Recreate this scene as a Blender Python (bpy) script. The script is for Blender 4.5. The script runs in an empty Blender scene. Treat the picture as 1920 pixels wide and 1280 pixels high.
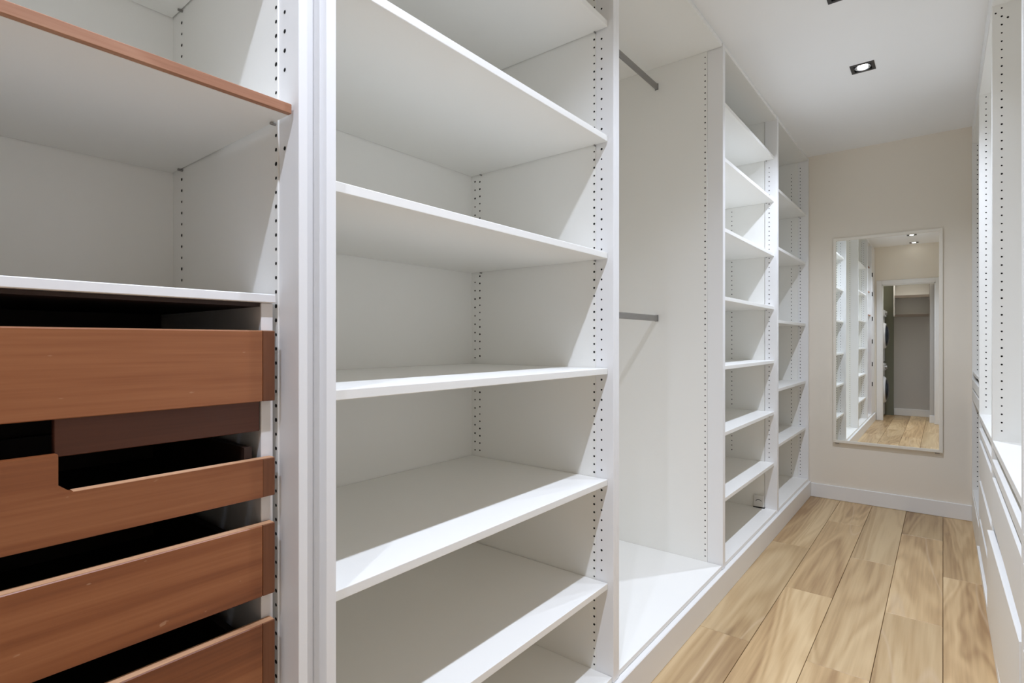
import bpy, bmesh, math, random
from mathutils import Vector
random.seed(7)
PI = math.pi
sc = bpy.context.scene
COL = sc.collection

# ------------------------------------------------------------------ camera
cd = bpy.data.cameras.new('camera')
cd.sensor_width = 36.0
cd.lens = 1013.0 / 1920.0 * 36.0
cd.clip_start = 0.01
cam = bpy.data.objects.new('camera', cd)
COL.objects.link(cam)
cam.location = (0, 0, 1.19)
cam.rotation_euler = (PI / 2, 0, math.atan2(808, 1013))
sc.camera = cam

# ------------------------------------------------------------------ world, exposure
w = bpy.data.worlds.new('world'); sc.world = w; w.use_nodes = True
w.node_tree.nodes['Background'].inputs[0].default_value = (0.9, 0.95, 1.0, 1)
w.node_tree.nodes['Background'].inputs[1].default_value = 0.3
vs = sc.view_settings
vs.view_transform = 'Standard'; vs.look = 'None'; vs.gamma = 1.0; vs.use_curve_mapping = False
vs.exposure = 0.25
sc.cycles.max_bounces = 12
sc.cycles.diffuse_bounces = 9
sc.cycles.glossy_bounces = 6
sc.cycles.sample_clamp_indirect = 4.0
sc.cycles.use_denoising = True
SPOT_W = 50.0          # each recessed ceiling lamp
SPOT_COL = (0.87, 0.965, 1.17)
HALL_W = 8.0           # added lamp that brightens the laundry passage
LAMPS_Y = (3.334, 2.566, 1.86, 1.12, 0.38, -0.33)
LAMP_X = -0.326
LAMP_LEVEL = (1.20, 0.45, 0.52, 0.74, 0.92, 0.62)      # dimming of each lamp
LAMP_CONE = (142, 114, 114, 114, 114, 100)

# ------------------------------------------------------------------ sizes (metres)
CEIL = 2.615
YN, YF = -0.50, 4.70          # near wall with the doorway, far wall with the mirror
XL, XR = -1.44, 0.78          # walls behind the cupboards
FL = -0.81                    # front plane of the left cupboards
FR = 0.15                     # front plane of the right cupboards
TOPL = 2.598
BOT = 0.134

# ------------------------------------------------------------------ materials
def nt(name):
    m = bpy.data.materials.new(name); m.use_nodes = True
    t = m.node_tree; b = t.nodes['Principled BSDF']
    return m, t, b
def N(t, kind, **kw):
    n = t.nodes.new(kind)
    for k, v in kw.items():
        if k.startswith('i_'):
            n.inputs[int(k[2:])].default_value = v
        else:
            setattr(n, k, v)
    return n
def plain(name, c, rough=0.5, metal=0.0, spec=0.5, var=0.0, scale=3.0, bump=0.0, bscale=300.0):
    m, t, b = nt(name)
    b.inputs['Base Color'].default_value = (*c, 1)
    b.inputs['Roughness'].default_value = rough
    b.inputs['Metallic'].default_value = metal
    b.inputs['Specular IOR Level'].default_value = spec
    if var:
        tc = N(t, 'ShaderNodeTexCoord'); n = N(t, 'ShaderNodeTexNoise')
        n.inputs['Scale'].default_value = scale; n.inputs['Detail'].default_value = 4
        t.links.new(tc.outputs['Object'], n.inputs['Vector'])
        r = N(t, 'ShaderNodeMapRange'); r.inputs[3].default_value = 1 - var; r.inputs[4].default_value = 1 + var
        t.links.new(n.outputs['Fac'], r.inputs[0])
        mx = N(t, 'ShaderNodeVectorMath', operation='SCALE'); mx.inputs[0].default_value = c
        t.links.new(r.outputs[0], mx.inputs['Scale']); t.links.new(mx.outputs[0], b.inputs['Base Color'])
    if bump:
        tc = N(t, 'ShaderNodeTexCoord'); n = N(t, 'ShaderNodeTexNoise')
        n.inputs['Scale'].default_value = bscale
        t.links.new(tc.outputs['Object'], n.inputs['Vector'])
        bp = N(t, 'ShaderNodeBump'); bp.inputs['Strength'].default_value = bump; bp.inputs['Distance'].default_value = 0.0005
        t.links.new(n.outputs['Fac'], bp.inputs['Height']); t.links.new(bp.outputs[0], b.inputs['Normal'])
    return m
WHITE = plain('white_melamine', (0.905, 0.895, 0.855), 0.42, var=0.012, scale=2.0, bump=0.08)
EDGE = plain('white_edge_banding', (0.89, 0.885, 0.88), 0.35)
WALL = plain('cream_wall_paint', (0.87, 0.805, 0.70), 0.75, spec=0.25, var=0.015, scale=1.5, bump=0.25, bscale=120)
CEILM = plain('white_ceiling_paint', (0.92, 0.915, 0.90), 0.85, spec=0.2, var=0.01, bump=0.15, bscale=140)
TRIM = plain('white_trim_paint', (0.85, 0.84, 0.82), 0.4)
DARK = plain('hole_shadow_black', (0.012, 0.011, 0.010), 0.9, spec=0.1)
BLACK = plain('black_lacquer', (0.018, 0.018, 0.02), 0.35)
METAL = plain('brushed_aluminium', (0.34, 0.33, 0.32), 0.38, metal=0.85)
CHROME = plain('chrome', (0.75, 0.75, 0.76), 0.12, metal=1.0)
FRAME = plain('mirror_frame_paint', (0.88, 0.83, 0.73), 0.4)
SUB = plain('subfloor_dark', (0.05, 0.035, 0.025), 0.9)
APPL = plain('white_enamel', (0.78, 0.78, 0.80), 0.25)
GLASSD = plain('dark_door_glass', (0.02, 0.024, 0.035), 0.08)
OLIVE = plain('dark_olive_grey', (0.20, 0.20, 0.15), 0.8, spec=0.2)  # dark olive-grey tone of the passage side wall and pier
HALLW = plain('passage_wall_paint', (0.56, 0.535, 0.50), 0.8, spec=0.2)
LIPD = plain('dull_brown_lipping', (0.13, 0.10, 0.075), 0.5)
PLAST = plain('white_socket_plastic', (0.74, 0.72, 0.68), 0.3)

m, t, b = nt('mirror_silver')
b.inputs['Base Color'].default_value = (0.90, 0.925, 0.90, 1); b.inputs['Metallic'].default_value = 1; b.inputs['Roughness'].default_value = 0.0
MIRR = m
m, t, b = nt('lamp_glow')
b.inputs['Base Color'].default_value = (1, 1, 1, 1)
b.inputs['Emission Color'].default_value = (1, 0.98, 0.95, 1); b.inputs['Emission Strength'].default_value = 12
GLOW = m

def wood(name, dark, mid, light, axis=1, grain=14.0, length=1.3, rough=0.42, streak=0.25, tint=0.12, scratches=False, veins=False, rings=46.0, warp=0.45):
    """grain runs along the given object axis; each object is offset by its own random number"""
    m, t, b = nt(name)
    L = t.links.new
    tc = N(t, 'ShaderNodeTexCoord'); oi = N(t, 'ShaderNodeObjectInfo')
    off = N(t, 'ShaderNodeVectorMath', operation='SCALE'); off.inputs[0].default_value = (37.0, 53.0, 71.0)
    L(oi.outputs['Random'], off.inputs['Scale'])
    add = N(t, 'ShaderNodeVectorMath', operation='ADD')
    L(tc.outputs['Object'], add.inputs[0]); L(off.outputs[0], add.inputs[1])
    mp = N(t, 'ShaderNodeMapping'); s = [grain] * 3; s[axis] = length
    mp.inputs['Scale'].default_value = s
    L(add.outputs[0], mp.inputs['Vector'])
    n1 = N(t, 'ShaderNodeTexNoise'); n1.inputs['Scale'].default_value = 0.45; n1.inputs['Detail'].default_value = 3; n1.inputs['Distortion'].default_value = warp
    L(mp.outputs[0], n1.inputs['Vector'])
    # contour the broad noise into cathedral rings
    mul = N(t, 'ShaderNodeMath', operation='MULTIPLY'); mul.inputs[1].default_value = rings
    L(n1.outputs['Fac'], mul.inputs[0])
    sn = N(t, 'ShaderNodeMath', operation='SINE'); L(mul.outputs[0], sn.inputs[0])
    mp2 = N(t, 'ShaderNodeMapping'); s2 = [grain * 9] * 3; s2[axis] = length * 3
    mp2.inputs['Scale'].default_value = s2; L(add.outputs[0], mp2.inputs['Vector'])
    n2 = N(t, 'ShaderNodeTexNoise'); n2.inputs['Scale'].default_value = 1.0; n2.inputs['Detail'].default_value = 5
    L(mp2.outputs[0], n2.inputs['Vector'])
    a = N(t, 'ShaderNodeMath', operation='MULTIPLY_ADD'); a.inputs[1].default_value = 0.10 * streak * 4; L(sn.outputs[0], a.inputs[0]); L(n1.outputs['Fac'], a.inputs[2])
    a2 = N(t, 'ShaderNodeMath', operation='MULTIPLY_ADD'); a2.inputs[1].default_value = 0.35
    L(n2.outputs['Fac'], a2.inputs[0]); L(a.outputs[0], a2.inputs[2])
    a3 = N(t, 'ShaderNodeMath', operation='SUBTRACT'); a3.inputs[1].default_value = 0.175; L(a2.outputs[0], a3.inputs[0])
    cr = N(t, 'ShaderNodeValToRGB'); e = cr.color_ramp.elements
    e[0].position = 0.28; e[0].color = (*dark, 1); e[1].position = 0.72; e[1].color = (*light, 1)
    k = e.new(0.5); k.color = (*mid, 1)
    L(a3.outputs[0], cr.inputs[0])
    # tone of the whole board
    mr = N(t, 'ShaderNodeMapRange'); mr.inputs[3].default_value = 1 - tint; mr.inputs[4].default_value = 1 + tint
    L(oi.outputs['Random'], mr.inputs[0])
    sc_ = N(t, 'ShaderNodeVectorMath', operation='SCALE'); L(cr.outputs[0], sc_.inputs[0]); L(mr.outputs[0], sc_.inputs['Scale'])
    last = sc_.outputs[0]
    if scratches:
        mp3 = N(t, 'ShaderNodeMapping'); mp3.inputs['Scale'].default_value = (150, 42, 95); mp3.inputs['Rotation'].default_value = (0.5, 0.2, 0.3)
        L(add.outputs[0], mp3.inputs['Vector'])
        n3 = N(t, 'ShaderNodeTexNoise'); n3.inputs['Scale'].default_value = 1.0; n3.inputs['Detail'].default_value = 2; L(mp3.outputs[0], n3.inputs['Vector'])
        gt = N(t, 'ShaderNodeMapRange'); gt.inputs[1].default_value = 0.735; gt.inputs[2].default_value = 0.77; gt.inputs[4].default_value = 0.4
        L(n3.outputs['Fac'], gt.inputs[0])
        mx = N(t, 'ShaderNodeMix', data_type='RGBA'); mx.inputs[7].default_value = (0.55, 0.33, 0.2, 1)
        L(gt.outputs[0], mx.inputs[0]); L(last, mx.inputs[6]); last = mx.outputs[2]
    if veins:
        # pale sapwood streaks and small knots
        n4 = N(t, 'ShaderNodeTexNoise'); n4.inputs['Scale'].default_value = 0.55; n4.inputs['Detail'].default_value = 2; n4.inputs['Distortion'].default_value = 0.15
        mp4 = N(t, 'ShaderNodeMapping'); s4 = [5.0] * 3; s4[axis] = 0.55; mp4.inputs['Scale'].default_value = s4
        mp4.inputs['Location'].default_value = (3.1, 8.2, 1.7)
        L(add.outputs[0], mp4.inputs['Vector']); L(mp4.outputs[0], n4.inputs['Vector'])
        ab = N(t, 'ShaderNodeMath', operation='SUBTRACT'); ab.inputs[1].default_value = 0.56; L(n4.outputs['Fac'], ab.inputs[0])
        ab2 = N(t, 'ShaderNodeMath', operation='ABSOLUTE'); L(ab.outputs[0], ab2.inputs[0])
        rr = N(t, 'ShaderNodeMapRange'); rr.inputs[1].default_value = 0.0; rr.inputs[2].default_value = 0.010; rr.inputs[3].default_value = 0.45; rr.inputs[4].default_value = 0.0
        L(ab2.outputs[0], rr.inputs[0])
        mx = N(t, 'ShaderNodeMix', data_type='RGBA'); mx.inputs[7].default_value = (0.66, 0.50, 0.33, 1)
        L(rr.outputs[0], mx.inputs[0]); L(last, mx.inputs[6]); last = mx.outputs[2]
        vo = N(t, 'ShaderNodeTexVoronoi'); vo.inputs['Scale'].default_value = 1.0
        mp5 = N(t, 'ShaderNodeMapping'); s5 = [5.0] * 3; s5[axis] = 1.6; mp5.inputs['Scale'].default_value = s5
        L(add.outputs[0], mp5.inputs['Vector']); L(mp5.outputs[0], vo.inputs['Vector'])
        kr = N(t, 'ShaderNodeMapRange'); kr.inputs[1].default_value = 0.02; kr.inputs[2].default_value = 0.12; kr.inputs[3].default_value = 0.40; kr.inputs[4].default_value = 0.0
        L(vo.outputs['Distance'], kr.inputs[0])
        mx = N(t, 'ShaderNodeMix', data_type='RGBA'); mx.inputs[7].default_value = (*[c * 0.55 for c in dark], 1)
        L(kr.outputs[0], mx.inputs[0]); L(last, mx.inputs[6]); last = mx.outputs[2]
    L(last, b.inputs['Base Color'])
    b.inputs['Roughness'].default_value = rough
    bp = N(t, 'ShaderNodeBump'); bp.inputs['Strength'].default_value = 0.15; bp.inputs['Distance'].default_value = 0.0006
    L(n2.outputs['Fac'], bp.inputs['Height']); L(bp.outputs[0], b.inputs['Normal'])
    return m
OAK = wood('oak_plank', (0.34, 0.202, 0.092), (0.555, 0.378, 0.192), (0.70, 0.515, 0.288), axis=1, grain=8.0, length=0.8, rough=0.38, streak=0.17, tint=0.16, veins=True, rings=85.0, warp=0.7)
REDW = wood('red_brown_drawer_wood', (0.150, 0.044, 0.014), (0.225, 0.073, 0.024), (0.30, 0.112, 0.042), axis=1, grain=22.0, length=1.6, rough=0.4, streak=0.12, tint=0.16, scratches=True)
REDEDGE = wood('brown_shelf_lipping', (0.27, 0.115, 0.055), (0.385, 0.178, 0.098), (0.47, 0.245, 0.145), axis=1, grain=30.0, length=5.0, rough=0.5, streak=0.1, tint=0.02)
SHADEW = wood('shaded_drawer_wood', (0.080, 0.024, 0.011), (0.12, 0.038, 0.018), (0.15, 0.055, 0.026), axis=1, grain=22.0, length=1.6, rough=0.45, streak=0.1, tint=0.05)  # inner board: shade behind the drawer front put into a darker wood tone
ENDW = wood('brown_end_block_wood', (0.11, 0.035, 0.012), (0.155, 0.052, 0.019), (0.20, 0.072, 0.028), axis=2, grain=26.0, length=3.0, rough=0.45, streak=0.1, tint=0.02)
LITW = wood('lit_edge_wood', (0.45, 0.22, 0.11), (0.60, 0.33, 0.18), (0.72, 0.44, 0.27), axis=1, grain=30.0, length=4.0, rough=0.6, streak=0.1, tint=0.03)  # drawer front top edges: lamplight put into a paler wood colour
TRAY = plain('dark_brown_shaded_interior', (0.030, 0.013, 0.008), 0.6)  # dark brown, deepened to carry the shade between the drawers

# ------------------------------------------------------------------ geometry helpers
def bx(bm, x0, x1, y0, y1, z0, z1, bev=0.0, seg=1):
    if x0 > x1: x0, x1 = x1, x0
    if y0 > y1: y0, y1 = y1, y0
    if z0 > z1: z0, z1 = z1, z0
    v = [bm.verts.new(p) for p in ((x0, y0, z0), (x1, y0, z0), (x1, y1, z0), (x0, y1, z0), (x0, y0, z1), (x1, y0, z1), (x1, y1, z1), (x0, y1, z1))]
    f = [bm.faces.new([v[i] for i in q]) for q in ((0, 3, 2, 1), (4, 5, 6, 7), (0, 1, 5, 4), (1, 2, 6, 5), (2, 3, 7, 6), (3, 0, 4, 7))]
    if bev > 0:
        es = list({e for q in f for e in q.edges})
        bmesh.ops.bevel(bm, geom=es, offset=bev, segments=seg, affect='EDGES', profile=0.5)
    return bm
def box(*a, **k):
    return bx(bmesh.new(), *a, **k)
def cyl(bm, p0, p1, r, n=16, r2=None, caps=True):
    p0, p1 = Vector(p0), Vector(p1); d = (p1 - p0).normalized()
    a = Vector((0, 0, 1)) if abs(d.z) < 0.9 else Vector((1, 0, 0))
    u = d.cross(a).normalized(); v = d.cross(u)
    r2 = r if r2 is None else r2
    A = [bm.verts.new(p0 + (u * math.cos(2 * PI * i / n) + v * math.sin(2 * PI * i / n)) * r) for i in range(n)]
    B = [bm.verts.new(p1 + (u * math.cos(2 * PI * i / n) + v * math.sin(2 * PI * i / n)) * r2) for i in range(n)]
    for i in range(n):
        bm.faces.new((A[i], A[(i + 1) % n], B[(i + 1) % n], B[i]))
    if caps:
        bm.faces.new(A[::-1]); bm.faces.new(B)
    return bm
def prism(bm, pts, d0, d1, axis):
    """polygon pts extruded along the axis between d0 and d1"""
    def mk(p, d):
        return {'x': (d, p[0], p[1]), 'y': (p[0], d, p[1]), 'z': (p[0], p[1], d)}[axis]
    A = [bm.verts.new(mk(p, d0)) for p in pts]; B = [bm.verts.new(mk(p, d1)) for p in pts]
    n = len(pts)
    for i in range(n):
        bm.faces.new((A[i], A[(i + 1) % n], B[(i + 1) % n], B[i]))
    bm.faces.new(A[::-1]); bm.faces.new(B)
    bmesh.ops.recalc_face_normals(bm, faces=bm.faces[:])
    return bm
WO = {}      # world origin of every object
def obj(name, bm, mat, parent=None, smooth=False, origin=None):
    xs = [v.co.copy() for v in bm.verts]
    lo = Vector([min(c[i] for c in xs) for i in range(3)]); hi = Vector([max(c[i] for c in xs) for i in range(3)])
    c = (lo + hi) / 2
    if parent is None: c.z = lo.z
    if origin is not None: c = Vector(origin)
    for v in bm.verts: v.co -= c
    bmesh.ops.recalc_face_normals(bm, faces=bm.faces[:])
    me = bpy.data.meshes.new(name); bm.to_mesh(me); bm.free()
    me.materials.append(mat)
    if smooth:
        for p in me.polygons: p.use_smooth = True
    o = bpy.data.objects.new(name, me); COL.objects.link(o)
    if parent is not None:
        o.parent = parent; o.location = c - WO[parent]
    else:
        o.location = c
    WO[o] = c
    return o
def tag(o, label=None, cat=None, group=None, kind=None):
    if label: o['label'] = label
    if cat: o['category'] = cat
    if group: o['group'] = group
    if kind: o['kind'] = kind
    return o
def thing(name, loc, label, cat, group=None):
    o = bpy.data.objects.new(name, None); COL.objects.link(o); o.location = loc
    o.empty_display_size = 0.1
    WO[o] = Vector(loc)
    return tag(o, label, cat, group)
def struct(name, bm, mat):
    return tag(obj(name, bm, mat), kind='structure')

# ------------------------------------------------------------------ the room
floor = struct('floor', box(-1.5, 0.9, YN - 1.0, YF + 0.02, -0.06, -0.012), SUB)
PL, PW = 1.237, 0.2
def floor_planks():
    cache = {}
    ix = 0
    x = -1.4
    while x < 0.79:
        first = 2.885 if (round((x + 0.6) / PW) % 2 == 0) else 2.262
        y = first - 4 * PL
        while y < YF:
            y0, y1 = max(y, YN - 0.95), min(y + PL, YF)
            # planks that lie wholly under the cupboards are left out
            if y1 - y0 > 0.03 and not (x + PW < -0.85 and y0 > YN - 0.02) and not (x > 0.39 and y0 > YN - 0.02):
                key = round(y1 - y0, 3)
                if key not in cache:
                    bm = box(-PW / 2 + 0.0009, PW / 2 - 0.0009, -(y1 - y0) / 2 + 0.0009, (y1 - y0) / 2 - 0.0009, -0.0125, 0.0, bev=0.0014)
                    me = bpy.data.meshes.new('plank'); bm.to_mesh(me); bm.free(); me.materials.append(OAK)
                    cache[key] = me
                o = bpy.data.objects.new('plank', cache[key]); COL.objects.link(o)
                o.parent = floor
                o.location = Vector((x + PW / 2, (y0 + y1) / 2, 0)) - WO[floor]
            y += PL
        x += PW
floor_planks()

# ceiling with a square cut-out for every recessed lamp
HW = 0.046
def ceiling():
    bm = bmesh.new()
    xs = [-1.5, LAMP_X - HW, LAMP_X + HW, 0.9]
    ys = [YN - 0.12]
    for y in sorted(LAMPS_Y): ys += [y - HW, y + HW]
    ys.append(YF + 0.02)
    for i in range(len(xs) - 1):
        for j in range(len(ys) - 1):
            if i == 1 and j % 2 == 1: continue
            v = [bm.verts.new(p) for p in ((xs[i], ys[j], CEIL), (xs[i], ys[j + 1], CEIL), (xs[i + 1], ys[j + 1], CEIL), (xs[i + 1], ys[j], CEIL))]
            bm.faces.new(v)
    bmesh.ops.remove_doubles(bm, verts=bm.verts[:], dist=1e-5)
    r = bmesh.ops.extrude_face_region(bm, geom=bm.faces[:])
    for g in r['geom']:
        if isinstance(g, bmesh.types.BMVert): g.co.z += 0.09
    return bm
struct('ceiling', ceiling(), CEILM)
struct('wall_left', box(XL - 0.06, XL, YN - 0.1, YF, 0, CEIL), WALL)
struct('wall_right', box(XR, XR + 0.06, YN - 0.1, YF, 0, CEIL), WALL)
struct('wall_far', box(XL - 0.06, XR + 0.06, YF, YF + 0.08, 0, CEIL), WALL)
# near wall with doorway
DX0, DX1, DH = -0.728, -0.078, 2.05
nw = struct('wall_near', box(XL - 0.06, DX0, YN - 0.1, YN, 0, CEIL), WALL)
bm = bmesh.new()
bx(bm, DX1, XR + 0.06, YN - 0.1, YN, 0, CEIL); bx(bm, DX0, DX1, YN - 0.1, YN, DH, CEIL)
struct('wall_near_doorside', bm, WALL)
# door frame: lining and architrave
fr = struct('door_1', bx(bx(bx(bmesh.new(), DX0, DX0 + 0.018, YN - 0.105, YN + 0.005, 0, DH), DX1 - 0.018, DX1, YN - 0.105, YN + 0.005, 0, DH), DX0, DX1, YN - 0.105, YN + 0.005, DH - 0.018, DH), TRIM)
obj('architrave', box(DX0 - 0.06, DX0 + 0.006, YN, YN + 0.018, 0, DH + 0.06, bev=0.004), TRIM, fr)
obj('architrave', box(DX1 - 0.006, DX1 + 0.06, YN, YN + 0.018, 0, DH + 0.06, bev=0.004), TRIM, fr)
obj('architrave', box(DX0 + 0.006, DX1 - 0.006, YN, YN + 0.018, DH - 0.006, DH + 0.06, bev=0.004), TRIM, fr)
# skirting boards
def skirting(name, x0, x1, y0, y1, h=0.105):
    return struct(name, box(x0, x1, y0, y1, 0, h, bev=0.003), TRIM)
skirting('baseboard_far', -0.795, 0.15, YF - 0.014, YF)
skirting('baseboard_near', 0.0, XR, YN, YN + 0.014)
# plinth under the left cupboards, its top is a narrow ledge
struct('baseboard_left', box(-0.825, -0.795, YN + 0.01, YF - 0.001, 0, 0.114, bev=0.002), TRIM)
# bulkhead strip above the right cupboards
struct('trim_1', box(FR, FR + 0.02, 0.80, YF - 0.001, 2.512, CEIL), CEILM)
# scribe strip above the left cupboards
struct('trim_2', box(FL - 0.03, FL - 0.012, YN + 0.01, YF - 0.001, TOPL, CEIL), CEILM)

# passage behind the doorway (seen in the mirror)
HB = -1.364
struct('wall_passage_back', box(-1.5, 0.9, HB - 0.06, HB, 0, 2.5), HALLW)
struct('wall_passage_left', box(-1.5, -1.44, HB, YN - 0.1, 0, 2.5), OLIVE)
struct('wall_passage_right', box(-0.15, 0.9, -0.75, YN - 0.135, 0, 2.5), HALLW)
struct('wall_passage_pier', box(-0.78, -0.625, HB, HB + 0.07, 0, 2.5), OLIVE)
struct('ceiling_passage', box(-1.5, 0.9, HB - 0.06, YN - 0.1, 2.5, 2.56), CEILM)
struct('baseboard_passage', box(-0.62, -0.15, HB, HB + 0.014, 0, 0.11, bev=0.003), TRIM)
struct('baseboard_passage_side', box(-0.155, -0.06, YN - 0.135, YN - 0.121, 0, 0.11, bev=0.003), TRIM)

# ------------------------------------------------------------------ pin holes
def hole_row(parent, x, yface, z0, z1, step, sign, skip=(), r=0.0033, jitter=0.0):
    """flat dark discs painting the shade inside drilled holes, on a panel face that looks along sign*y"""
    bm = bmesh.new()
    z = z0
    while z < z1:
        if not any(a < z < c for a, c in skip):
            rr = r * random.uniform(0.85, 1.15)
            y = yface + sign * 0.0004
            c = bm.verts.new((x, y, z))
            ring = [bm.verts.new((x + rr * math.cos(k * PI / 4), y, z + rr * math.sin(k * PI / 4))) for k in range(8)]
            for k in range(8):
                bm.faces.new((c, ring[k], ring[(k + 1) % 8]))
        z += step
    if not bm.verts:
        bm.free(); return
    o = obj('pin_hole_row', bm, DARK, parent)
    tag(o, kind='stuff')
    return o

def side(unit, y0, y1, xb, xjoint, zt, face, cols, strip_cols, zb=BOT, name='side_panel', xf=FL, dirx=1, proud=-0.0008):
    """upright panel in two pieces: the carcass side and the front strip, a fine joint between them.
    face = the y of the inner face, cols = [(x, z0, z1, step, skip)]"""
    sgn = -1 if abs(face - y0) < 1e-6 else 1
    p = obj(name, box(xb, xjoint - dirx * (0.0022 if proud > 0.0015 else 0.0003), y0, y1, 0.116, zt, bev=0.0006), WHITE, unit)
    a, c = (y0 - (proud if sgn < 0 else 0), y1 + (proud if sgn > 0 else 0))
    s = obj('front_strip', box(xjoint, xf, a, c, 0.116, zt, bev=0.0012, seg=2), EDGE, p)
    for (x, z0, z1, st, sk) in cols:
        hole_row(p, x, face, z0, z1, st, sgn, sk)
    for (x, z0, z1, st, sk) in strip_cols:
        h = hole_row(p, x, face + sgn * proud, z0, z1, st, sgn, sk)
    return p

SHT = 0.019
def shelf(unit, y0, y1, ztop, xb, xf=-0.828, pins=True, mat=None, th=SHT, lip=None):
    s = obj('shelf', box(xb, xf, y0 + 0.002, y1 - 0.002, ztop - th, ztop, bev=0.0014, seg=2), mat or WHITE, unit)
    if lip:
        l = obj('lipping', box(xf + 0.0005, xf + 0.010, y0 + 0.0015, y1 - 0.0015, ztop - th, ztop + 0.0005, bev=0.001), lip, s)
        tag(l, 'worn red-brown wooden front lipping')
    if pins:
        for xx in (xf - 0.045, xb + 0.05):
            bm = cyl(bmesh.new(), (xx, y1, ztop - th - 0.003), (xx, y1 - 0.009, ztop - th - 0.003), 0.0025, 8)
            obj('shelf_pin', bm, METAL, s)
    return s

# ------------------------------------------------------------------ left cupboards
BK = -1.416
T = 0.0185
def skips(tops, th=SHT):
    return [(t_ - th - 0.008, t_ + 0.006) for t_ in tops]
G = 'open white wardrobe bays along the left wall'
# bay 1, nearest to the camera
u1 = thing('wardrobe_unit', (-1.1, 0.22, 0.0), 'nearest left wardrobe bay holding the wooden drawers and a brown-edged shelf', 'wardrobe', G)
tops1 = [1.573, 1.9135, 2.27]
side(u1, 0.463, 0.481, -1.32, -0.871, TOPL, 0.463,
     [(-1.272, 0.15, 2.55, 0.0239, skips(tops1)), (-0.8765, 0.15, 2.55, 0.0239, skips(tops1))],
     [(-0.853, 1.64, 2.55, 0.032, skips(tops1)), (-0.853, 1.51, 1.54, 0.032, ())], proud=-0.0025)
side(u1, -0.045, -0.027, -1.32, -0.871, TOPL, -0.027, [(-1.272, 0.15, 2.55, 0.0239, ()), (-0.8765, 0.15, 2.55, 0.0239, ())], [])
obj('back_panel', box(-1.338, -1.32, -0.045, 0.481, 0.116, TOPL), WHITE, u1)
obj('top_panel', box(-1.32, FL - 0.004, -0.026, 0.4625, TOPL - 0.018, TOPL), WHITE, u1)
obj('bottom_panel', box(-1.32, FL - 0.004, -0.026, 0.4625, 0.116, BOT), WHITE, u1)
obj('filler_strip', box(FL - 0.058, FL - 0.040, 0.4815, 0.5145, 0.116, TOPL), EDGE, u1)
for k, z in enumerate(tops1):
    shelf(u1, -0.026, 0.4625, z, -1.318, xf=-0.833 if k == 0 else -0.845, th=0.0155 if k == 0 else 0.017, lip=REDEDGE)

# bay 2
u2 = thing('wardrobe_unit', (-1.1, 1.03, 0.0), 'second left wardrobe bay with five deep white shelves, right of the wooden drawers', 'wardrobe', G)
tops2 = [2.203, 1.8402, 1.4705, 1.1055, 0.7545, 0.4260]
side(u2, 0.5155, 0.535, BK, -0.873, TOPL, 0.535, [(-1.375, 0.2, 2.55, 0.0258, skips(tops2)), (-0.876, 0.2, 2.55, 0.0258, skips(tops2))], [(-0.852, 0.2, 2.55, 0.032, skips(tops2))])
side(u2, 1.5265, 1.5465, BK, -0.873, TOPL, 1.5265,
     [(-1.398, 0.2, 2.55, 0.032, skips(tops2)), (-1.373, 0.2, 2.55, 0.0275, skips(tops2)), (-0.8785, 0.15, 2.55, 0.0258, skips(tops2))],
     [(-0.852, 0.46, 2.55, 0.032, skips(tops2))])
obj('back_panel', box(BK - 0.018, BK, 0.5155, 1.5465, 0.116, TOPL), WHITE, u2)
obj('top_panel', box(BK, FL - 0.004, 0.536, 1.5255, TOPL - 0.018, TOPL), WHITE, u2)
obj('bottom_panel', box(BK, FL - 0.004, 0.536, 1.5255, 0.116, BOT, bev=0.001), WHITE, u2)
for z in tops2: shelf(u2, 0.536, 1.5255, z, BK + 0.002)

# bay 3, the hanging bay
u3 = thing('wardrobe_unit', (-1.1, 2.08, 0.0), 'third left wardrobe bay, shelf-less with two hanging rails', 'wardrobe', G)
side(u3, 1.547, 1.5665, BK, -0.888, TOPL, 1.5665, [(-0.897, 0.16, 2.57, 0.0258, ())], [])
side(u3, 2.6075, 2.6245, BK, -0.883, TOPL, 2.6075, [(-0.893, 0.16, 2.57, 0.0285, ())], [], proud=-0.0025)
obj('back_panel', box(BK - 0.018, BK, 1.547, 2.6245, 0.116, TOPL), WHITE, u3)
obj('top_panel', box(BK, FL - 0.004, 1.5675, 2.6065, TOPL - 0.018, TOPL), WHITE, u3)
obj('bottom_panel', box(BK, FL - 0.004, 1.5675, 2.6065, 0.116, BOT, bev=0.001), WHITE, u3)
for z in (2.483, 1.308):
    r = obj('hanging_rail', box(-1.145, -1.130, 1.5675, 2.604, z - 0.015, z + 0.015, bev=0.006, seg=3), METAL, u3)
    for yy, s in ((1.5672, 1), (2.6068, -1)):
        obj('rail_bracket', box(-1.1465, -1.1285, yy, yy + s * 0.004, z - 0.0165, z + 0.0165, bev=0.001), METAL, r)

# bay 4
u4 = thing('wardrobe_unit', (-1.1, 3.16, 0.0), 'fourth left wardrobe bay, shelved, with a socket low in its corner', 'wardrobe', G)
tops4 = [2.352, 2.084, 1.742, 1.409, 1.072, 0.750, 0.430]
side(u4, 2.6255, 2.6435, BK, -0.882, TOPL, 2.6435, [(-1.10, 0.2, 2.3, 0.0258, skips(tops4)), (-0.893, 0.2, 2.3, 0.0258, skips(tops4))], [(-0.857, 0.2, 2.3, 0.03, skips(tops4))])
side(u4, 3.6775, 3.6945, BK, -0.882, TOPL, 3.6775, [(-1.085, 0.48, 2.06, 0.03, skips(tops4))], [(-0.857, 0.46, 2.3, 0.0285, skips(tops4))], proud=0.002)
obj('back_panel', box(BK - 0.018, BK, 2.6255, 3.6945, 0.116, TOPL), WHITE, u4)
obj('top_panel', box(BK, FL - 0.004, 2.6445, 3.6765, TOPL - 0.018, TOPL), WHITE, u4)
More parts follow.
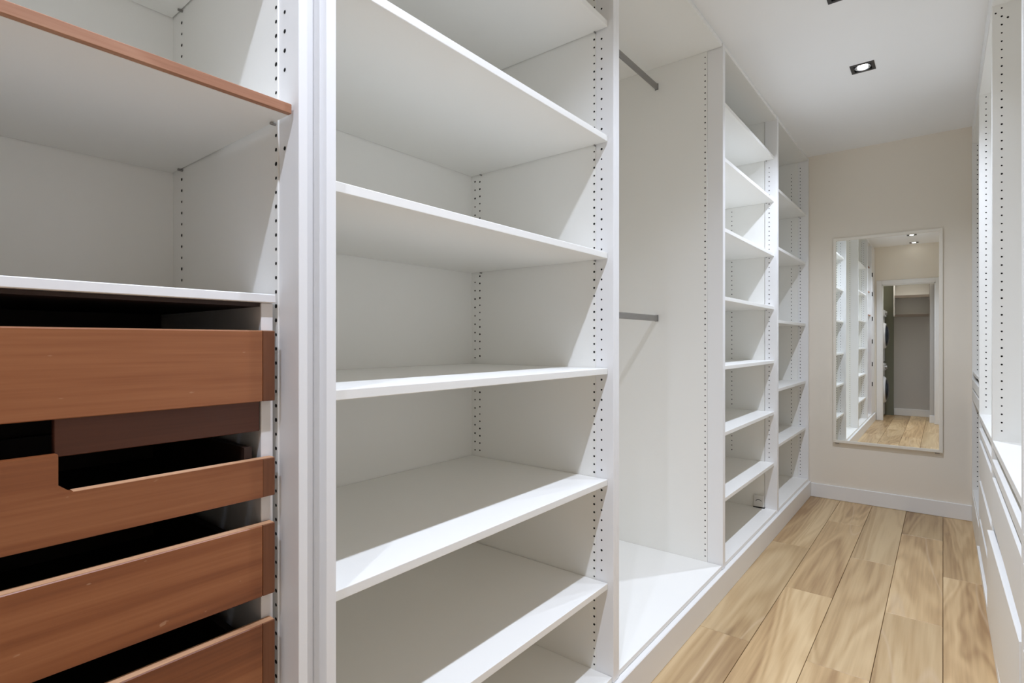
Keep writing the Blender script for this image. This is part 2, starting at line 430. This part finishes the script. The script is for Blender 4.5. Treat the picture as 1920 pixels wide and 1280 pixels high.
obj('bottom_panel', box(BK, FL - 0.004, 2.6445, 3.6765, 0.116, BOT, bev=0.001), WHITE, u4)
for z in tops4: shelf(u4, 2.6445, 3.6765, z, BK + 0.002)

# bay 5
u5 = thing('wardrobe_unit', (-1.1, 4.2, 0.0), 'farthest left wardrobe bay, shelved, next to the mirror wall', 'wardrobe', G)
tops5 = [2.175, 1.800, 1.328, 0.887, 0.528]
side(u5, 3.6955, 3.7125, BK, -0.882, TOPL, 3.7125, [(-0.93, 0.2, 2.3, 0.0258, skips(tops5))], [(-0.857, 0.2, 2.3, 0.03, skips(tops5))])
side(u5, 4.672, 4.690, BK, -0.882, TOPL, 4.672, [(-0.928, 0.16, 2.5, 0.0285, skips(tops5)), (-1.06, 0.3, 1.6, 0.03, skips(tops5))], [(-0.866, 0.16, 2.55, 0.0258, skips(tops5))])
obj('back_panel', box(BK - 0.018, BK, 3.6955, 4.690, 0.116, TOPL), WHITE, u5)
obj('top_panel', box(BK, FL - 0.004, 3.7135, 4.671, TOPL - 0.018, TOPL), WHITE, u5)
obj('bottom_panel', box(BK, FL - 0.004, 3.7135, 4.671, 0.116, BOT, bev=0.001), WHITE, u5)
for z in tops5: shelf(u5, 3.7135, 4.671, z, BK + 0.002)

# ------------------------------------------------------------------ wooden drawers in the first bay
ch = thing('drawer_chest', (-1.09, 0.215, BOT), 'white chest with red-brown wooden drawer fronts, inside the nearest left wardrobe bay', 'drawers')
CY0, CY1 = -0.018, 0.455
obj('top_panel', box(-1.31, -0.862, CY0, CY1, 1.2535, 1.2675, bev=0.0012), EDGE, ch)
for a, c in ((CY1 - 0.020, CY1), (CY0, CY0 + 0.020)):
    p = obj('side_panel', box(-1.31, -0.872, a, c, BOT + 0.0005, 1.253, bev=0.0008), EDGE, ch)
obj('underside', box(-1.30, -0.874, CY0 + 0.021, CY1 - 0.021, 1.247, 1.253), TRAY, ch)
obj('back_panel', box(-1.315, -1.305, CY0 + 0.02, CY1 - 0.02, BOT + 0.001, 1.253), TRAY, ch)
XF0, XF1 = -0.871, -0.853
FY0, FY1 = -0.0115, 0.4485
fronts = [(1.094, 1.207), (0.940, 1.050), (0.781, 0.895), (0.624, 0.737), (0.466, 0.579), (0.308, 0.421), (0.150, 0.263)]
for k, (z0, z1) in enumerate(fronts):
    bm = bmesh.new()
    ty0, ty1, tb = CY0 + 0.035, CY1 - 0.035, z0 + 0.004
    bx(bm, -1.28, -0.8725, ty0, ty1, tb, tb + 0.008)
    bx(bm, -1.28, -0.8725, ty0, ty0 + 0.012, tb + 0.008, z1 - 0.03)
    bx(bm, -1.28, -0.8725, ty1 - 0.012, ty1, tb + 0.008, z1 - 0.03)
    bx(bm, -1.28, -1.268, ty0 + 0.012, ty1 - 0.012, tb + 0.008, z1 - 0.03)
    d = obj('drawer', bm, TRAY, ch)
    bm = bmesh.new()
    if k == 1:
        # the upper half of this board is cut away to the right
        prism(bm, [(FY0, z0), (0.4285, z0), (0.4285, 1.001), (0.185, 1.001), (0.172, 1.012), (0.172, z1), (FY0, z1)], XF0, XF1, 'x')
        f = obj('drawer_front', bm, REDW, d)
        tag(f, 'wooden front board with its upper edge cut away to the right')
        bm = box(XF0, XF1, 0.4287, FY1, z0, 1.001, bev=0.0008)
    else:
        bx(bm, XF0, XF1, FY0, 0.4285, z0, z1, bev=0.0012)
        f = obj('drawer_front', bm, REDW, d)
        bm = box(XF0, XF1, 0.4287, FY1, z0, z1, bev=0.0008)
    obj('end_block', bm, ENDW, d)
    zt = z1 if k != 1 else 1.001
    e_ = obj('lit_top_edge', box(XF0 + 0.0015, XF1 - 0.0012, FY0 + 0.001 if k != 1 else 0.187, FY1 - 0.001, zt + 0.0001, zt + 0.0008), LITW, d)
    tag(e_, 'top edge of the drawer front, lamplight painted as a paler strip')
    if k == 0:
        f = obj('inner_board', box(-0.887, -0.874, 0.172, CY1 - 0.0215, 1.044, 1.16, bev=0.001), SHADEW, d)
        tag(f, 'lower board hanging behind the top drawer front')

# tall closed cupboard between the first bay and the doorway (seen in the mirror)
u0 = thing('tall_cupboard', (-1.1, -0.27, 0.0), 'narrow closed white cupboard with black hinges beside the doorway, seen in the mirror', 'cupboard')
obj('carcass', box(-1.41, FL - 0.021, YN + 0.002, -0.0475, 0.116, TOPL, bev=0.001), WHITE, u0)
d0 = obj('door', box(FL - 0.020, FL - 0.001, YN + 0.004, -0.048, 0.122, TOPL - 0.006, bev=0.002, seg=2), EDGE, u0)
for z in (2.16, 1.88, 1.52, 1.19, 0.86, 0.57):
    obj('hinge', cyl(bmesh.new(), (FL + 0.006, -0.060, z - 0.03), (FL + 0.006, -0.060, z + 0.03), 0.0065, 10), BLACK, d0)

# ------------------------------------------------------------------ socket low in bay 4
so = thing('socket', (-0.905, 3.677, 0.118), 'small white socket box low inside the fourth left wardrobe bay', 'socket')
sy = 3.6752
obj('box', box(-0.945, -0.884, sy - 0.016, sy, 0.140, 0.212, bev=0.003, seg=2), PLAST, so)
bm = cyl(bmesh.new(), (-0.914, sy - 0.0175, 0.178), (-0.914, sy - 0.0162, 0.178), 0.021, 20)
fc = obj('face', bm, PLAST, so)
bm = bmesh.new()
for a in range(9):
    an = math.radians(20 + a * 16)
    an2 = math.radians(20 + (a + 1) * 16)
    cyl(bm, (-0.914 + 0.017 * math.cos(an), sy - 0.0185, 0.174 + 0.013 * math.sin(an)), (-0.914 + 0.017 * math.cos(an2), sy - 0.0185, 0.174 + 0.013 * math.sin(an2)), 0.0017, 6)
tag(obj('cord_clip', bm, BLACK, so), 'dark curved clip')
obj('shadow_strip', box(-0.948, -0.880, sy - 0.017, sy, 0.1345, 0.139), BLACK, so)  # black strip painting the shadow below the socket box

# ------------------------------------------------------------------ mirror on the far wall
mi = thing('mirror', (-0.323, 4.69, 0.433), 'tall rectangular mirror in a thin cream frame on the far wall', 'mirror')
MX0, MX1, MZ0, MZ1 = -0.646, 0.0, 0.433, 1.960
FW = 0.021
y0, y1 = 4.676, 4.699
def framepiece(pts):
    bm = prism(bmesh.new(), pts, y0, y1, 'y')
    bmesh.ops.bevel(bm, geom=[e for e in bm.edges if abs(e.verts[0].co.y - e.verts[1].co.y) < 1e-6 and e.verts[0].co.y < y0 + 1e-4], offset=0.003, segments=2, affect='EDGES')
    obj('frame', bm, FRAME, mi)
framepiece([(MX0, MZ0), (MX1, MZ0), (MX1 - FW, MZ0 + FW), (MX0 + FW, MZ0 + FW)])
framepiece([(MX0, MZ1), (MX0 + FW, MZ1 - FW), (MX1 - FW, MZ1 - FW), (MX1, MZ1)])
framepiece([(MX0, MZ0), (MX0 + FW, MZ0 + FW), (MX0 + FW, MZ1 - FW), (MX0, MZ1)])
framepiece([(MX1, MZ0), (MX1, MZ1), (MX1 - FW, MZ1 - FW), (MX1 - FW, MZ0 + FW)])
obj('mirror_glass', box(MX0 + 0.012, MX1 - 0.012, 4.683, 4.688, MZ0 + 0.012, MZ1 - 0.012), MIRR, mi)
for xx in (-0.62, -0.03):
    obj('mounting_clip', box(xx - 0.012, xx + 0.012, 4.684, 4.6995, MZ0 - 0.008, MZ0 - 0.0005, bev=0.001), METAL, mi)

# ------------------------------------------------------------------ recessed ceiling lamps
names = ['recessed square lamp in the ceiling nearest the mirror wall',
         'recessed square lamp at the top edge of the photo, second from the mirror wall',
         'recessed square lamp over the hanging bay, third from the mirror wall',
         'recessed square lamp over the second left wardrobe bay, fourth from the mirror wall',
         'recessed square lamp above the camera, the higher of two seen in the mirror',
         'recessed square lamp by the doorway, the lower of two seen in the mirror']
for y, lab, lvl, cone in zip(LAMPS_Y, names, LAMP_LEVEL, LAMP_CONE):
    L_ = thing('ceiling_lamp', (LAMP_X, y, CEIL), lab, 'ceiling lamp', 'recessed ceiling lamps')
    x = LAMP_X; h = 0.053; i = 0.0385
    bm = bmesh.new()
    for a in ((x - h, x + h, y - h, y - i), (x - h, x + h, y + i, y + h), (x - h, x - i, y - i, y + i), (x + i, x + h, y - i, y + i)):
        bx(bm, *a, CEIL - 0.003, CEIL + 0.0)
    obj('trim_ring', bm, BLACK, L_)
    bm = bmesh.new()
    for a in ((x - i - 0.004, x + i + 0.004, y - i - 0.004, y - i), (x - i - 0.004, x + i + 0.004, y + i, y + i + 0.004), (x - i - 0.004, x - i, y - i, y + i), (x + i, x + i + 0.004, y - i, y + i)):
        bx(bm, *a, CEIL + 0.0002, CEIL + 0.05)
    bx(bm, x - i - 0.004, x + i + 0.004, y - i - 0.004, y + i + 0.004, CEIL + 0.05, CEIL + 0.053)
    obj('housing', bm, BLACK, L_)
    rf = obj('reflector', cyl(bmesh.new(), (x, y, CEIL - 0.001), (x, y, CEIL + 0.012), 0.036, 28, r2=0.0265, caps=False), CHROME, L_, smooth=True)
    obj('lens', cyl(bmesh.new(), (x, y, CEIL - 0.0035), (x, y, CEIL + 0.010), 0.0225, 24), GLOW, L_)
    ld = bpy.data.lights.new('lamp_light', 'SPOT')
    ld.energy = SPOT_W * lvl; ld.color = SPOT_COL; ld.spot_size = math.radians(cone); ld.spot_blend = 1.0; ld.shadow_soft_size = 0.02
    lo = bpy.data.objects.new('lamp_light', ld); COL.objects.link(lo); lo.parent = L_; lo.location = (0, 0, -0.024)
    if y < 0: lo.rotation_euler = (math.radians(30), 0, 0)
# added lamp, out of view, put in to light the passage
pl = thing('passage_fill_lamp', (-0.35, -0.95, 2.5), 'added round flush lamp, unseen, brightening the passage behind the doorway', 'ceiling lamp')
obj('base', cyl(bmesh.new(), (-0.35, -0.95, 2.4995), (-0.35, -0.95, 2.485), 0.11, 32), TRIM, pl, smooth=False)
obj('diffuser', cyl(bmesh.new(), (-0.35, -0.95, 2.4845), (-0.35, -0.95, 2.47), 0.10, 32, r2=0.085), GLOW, pl)
ld = bpy.data.lights.new('passage_fill_light', 'POINT'); ld.energy = HALL_W; ld.shadow_soft_size = 0.08
lo = bpy.data.objects.new('passage_fill_light', ld); COL.objects.link(lo); lo.parent = pl; lo.location = (0, 0, -0.12)

# ------------------------------------------------------------------ right cupboards
GR = 'white cupboard bays along the right wall'
XB = 0.76
CT = 0.805
def right_unit(y0, y1, label, drawers, holes=True, ledge=True):
    u = thing('cupboard_unit', ((FR + XB) / 2, (y0 + y1) / 2, 0), label, 'cupboard', GR)
    tp = 0.019
    a, c = y0 + tp, y1 - tp
    obj('side_panel', box(FR, XB, y0 + 0.0005, a, 0.0, 2.511, bev=0.001), WHITE, u)
    p = obj('side_panel', box(FR, XB, c, y1 - 0.0005, 0.0, 2.511, bev=0.001), WHITE, u)
    obj('back_panel', box(XB, XB + 0.015, y0 + 0.0005, y1 - 0.0005, 0, 2.511), WHITE, u)
    obj('top_panel', box(FR + 0.001, XB, a, c, 2.493, 2.511), WHITE, u)
    hole_row(p, 0.1775, c, 0.845, 2.485, 0.032, -1)
    hole_row(p, 0.40, c, 0.845, 2.485, 0.032, -1)
    return u, a, c, p
def drawers_right(u, a, c, tops, bottom, proud=None):
    obj('counter', box(FR + 0.001, XB, a, c, CT - 0.026, CT, bev=0.002, seg=2), WHITE, u)
    zs = list(tops) + [bottom - 0.036]
    for k in range(len(tops)):
        z1, z0 = zs[k], zs[k + 1] + 0.036
        dx = 0.0; skew = 0.0
        if proud and k == proud[0]: dx, skew = proud[1], proud[2]
        bm = bmesh.new()
        # front board with a bevelled finger-pull top edge
        prism(bm, [(FR, z0), (FR + 0.020, z0), (FR + 0.020, z1 - 0.001), (FR + 0.0185, z1), (FR + 0.0015, z1), (FR, z1 - 0.0015)], a + 0.002, c - 0.002, 'y')
        for v in bm.verts:
            f_ = (v.co.y - a) / (c - a)
            v.co.x -= dx + skew * f_
        d0 = obj('drawer', bx(bx(bx(bmesh.new(), FR + 0.021, XB - 0.06, a + 0.012, c - 0.012, z0 + 0.008, z0 + 0.018), FR + 0.021, XB - 0.06, a + 0.012, a + 0.026, z0 + 0.018, z1 - 0.03), FR + 0.021, XB - 0.06, c - 0.026, c - 0.012, z0 + 0.018, z1 - 0.03), WHITE, u)
        obj('drawer_front', bm, WHITE, d0)
    bm = box(FR - 0.009, FR + 0.02, a - 0.012, c + 0.012, bottom - 0.034, bottom - 0.014, bev=0.001)
    obj('bottom_rail', bm, WHITE, u)
    obj('kick_board', box(FR + 0.0, FR + 0.018, a, c, 0, bottom - 0.036), WHITE, u)
ua, a, c, p = right_unit(0.80, 1.79, 'nearest right cupboard bay, beside the camera at the right edge', None)
drawers_right(ua, a, c, (0.732, 0.662, 0.455), 0.118)
ub, a, c, p = right_unit(1.79, 2.829, 'second right cupboard bay with white counter and three drawers, the bottom one slightly open', None)
hole_row(p, 0.160, c, 2.462, 2.47, 0.05, -1); hole_row(p, 0.195, c, 2.435, 2.45, 0.05, -1)
drawers_right(ub, a, c, (0.732, 0.662, 0.455), 0.118, proud=(2, 0.004, 0.011))
uc, a, c, p = right_unit(2.829, 3.80, 'third right cupboard bay with four white drawers below its counter', None)
drawers_right(uc, a, c, (0.732, 0.668, 0.453, 0.250), 0.118)
ud, a, c, p = right_unit(3.80, 4.698, 'farthest right cupboard bay by the mirror wall, open below two shallow drawers', None)
hole_row(p, 0.1775, c, 0.24, 0.79, 0.032, -1)
obj('shelf', box(FR + 0.004, XB, a, c, 0.975, 0.992, bev=0.001), WHITE, ud)
for z0, z1 in ((0.892, 0.945), (0.812, 0.876)):
    d0 = obj('drawer', bx(bmesh.new(), FR + 0.02, XB - 0.06, a + 0.008, c - 0.008, z0 + 0.004, z1 - 0.012), METAL, ud)
    obj('drawer_front', box(FR, FR + 0.018, a + 0.002, c - 0.002, z0, z1, bev=0.001), WHITE, d0)
obj('bottom_panel', box(FR + 0.004, XB, a, c, 0.195, 0.213, bev=0.001), WHITE, ud)
obj('drawer_front', box(FR, FR + 0.018, a + 0.002, c - 0.002, 0.105, 0.192, bev=0.001), WHITE, ud)
obj('kick_board', box(FR + 0.001, FR + 0.018, a, c, 0, 0.10), WHITE, ud)
# tall filler between the right cupboards and the near wall
struct('trim_3', box(FR, FR + 0.02, 0.66, 0.799, 0, CEIL), CEILM)

# ------------------------------------------------------------------ laundry niche behind the doorway
def machine(z, label):
    x1 = -0.735; ya, yb = -1.27, -0.66
    m_ = thing('washing_machine', (x1 - 0.3, (ya + yb) / 2, z), label, 'washing machine', 'stacked laundry machines')
    h = 0.85
    obj('body', box(x1 - 0.58, x1, ya, yb, z + 0.012, z + h, bev=0.012, seg=2), APPL, m_)
    yc = (ya + yb) / 2; zc = z + 0.43
    obj('control_panel', box(x1, x1 + 0.02, ya + 0.01, yb - 0.01, z + h - 0.12, z + h - 0.015, bev=0.006), APPL, m_)
    obj('knob', cyl(bmesh.new(), (x1 + 0.021, yc, z + h - 0.065), (x1 + 0.05, yc, z + h - 0.065), 0.028, 20), METAL, m_)
    dr = obj('door', cyl(bmesh.new(), (x1 + 0.001, yc, zc), (x1 + 0.035, yc, zc), 0.215, 40, r2=0.19), APPL, m_)
    bm = bmesh.new()
    pr = [(0.165, 0.035), (0.15, 0.055), (0.11, 0.070), (0.05, 0.078)]
    prev = None
    for r_, x_ in pr:
        ring = [bm.verts.new((x1 + x_, yc + r_ * math.cos(2 * PI * i / 32), zc + r_ * math.sin(2 * PI * i / 32))) for i in range(32)]
        if prev:
            for i in range(32): bm.faces.new((prev[i], prev[(i + 1) % 32], ring[(i + 1) % 32], ring[i]))
        prev = ring
    bm.faces.new(prev)
    obj('door_glass', bm, GLASSD, dr, smooth=True)
    for yy in (ya + 0.06, yb - 0.06):
        for xx in (x1 - 0.05, x1 - 0.52):
            obj('foot', cyl(bmesh.new(), (xx, yy, z), (xx, yy, z + 0.012), 0.02, 12), BLACK, m_)
machine(0.0, 'lower white front-loading machine with dark door, seen in the mirror')
machine(0.8505, 'upper white front-loading machine stacked on the other, seen in the mirror')
sh = thing('wall_shelf', (-0.38, HB + 0.15, 1.585), 'open brown-edged wall shelf box high in the passage, seen in the mirror', 'shelf')
ya, yb = HB + 0.001, HB + 0.26
obj('back_panel', box(-0.61, -0.152, ya, ya + 0.008, 1.585, 2.495), HALLW, sh)
for z in (1.585, 1.885, 2.21):
    s_ = obj('shelf', box(-0.598, -0.165, ya + 0.009, yb, z, z + 0.022), HALLW, sh)
    obj('lipping', box(-0.598, -0.165, yb, yb + 0.012, z - 0.010, z + 0.030), LIPD, s_)
obj('side_panel', box(-0.164, -0.152, ya + 0.009, yb + 0.012, 1.585, 2.495), LIPD, sh)
obj('side_panel', box(-0.612, -0.599, ya + 0.009, yb + 0.012, 1.585, 2.495), HALLW, sh)
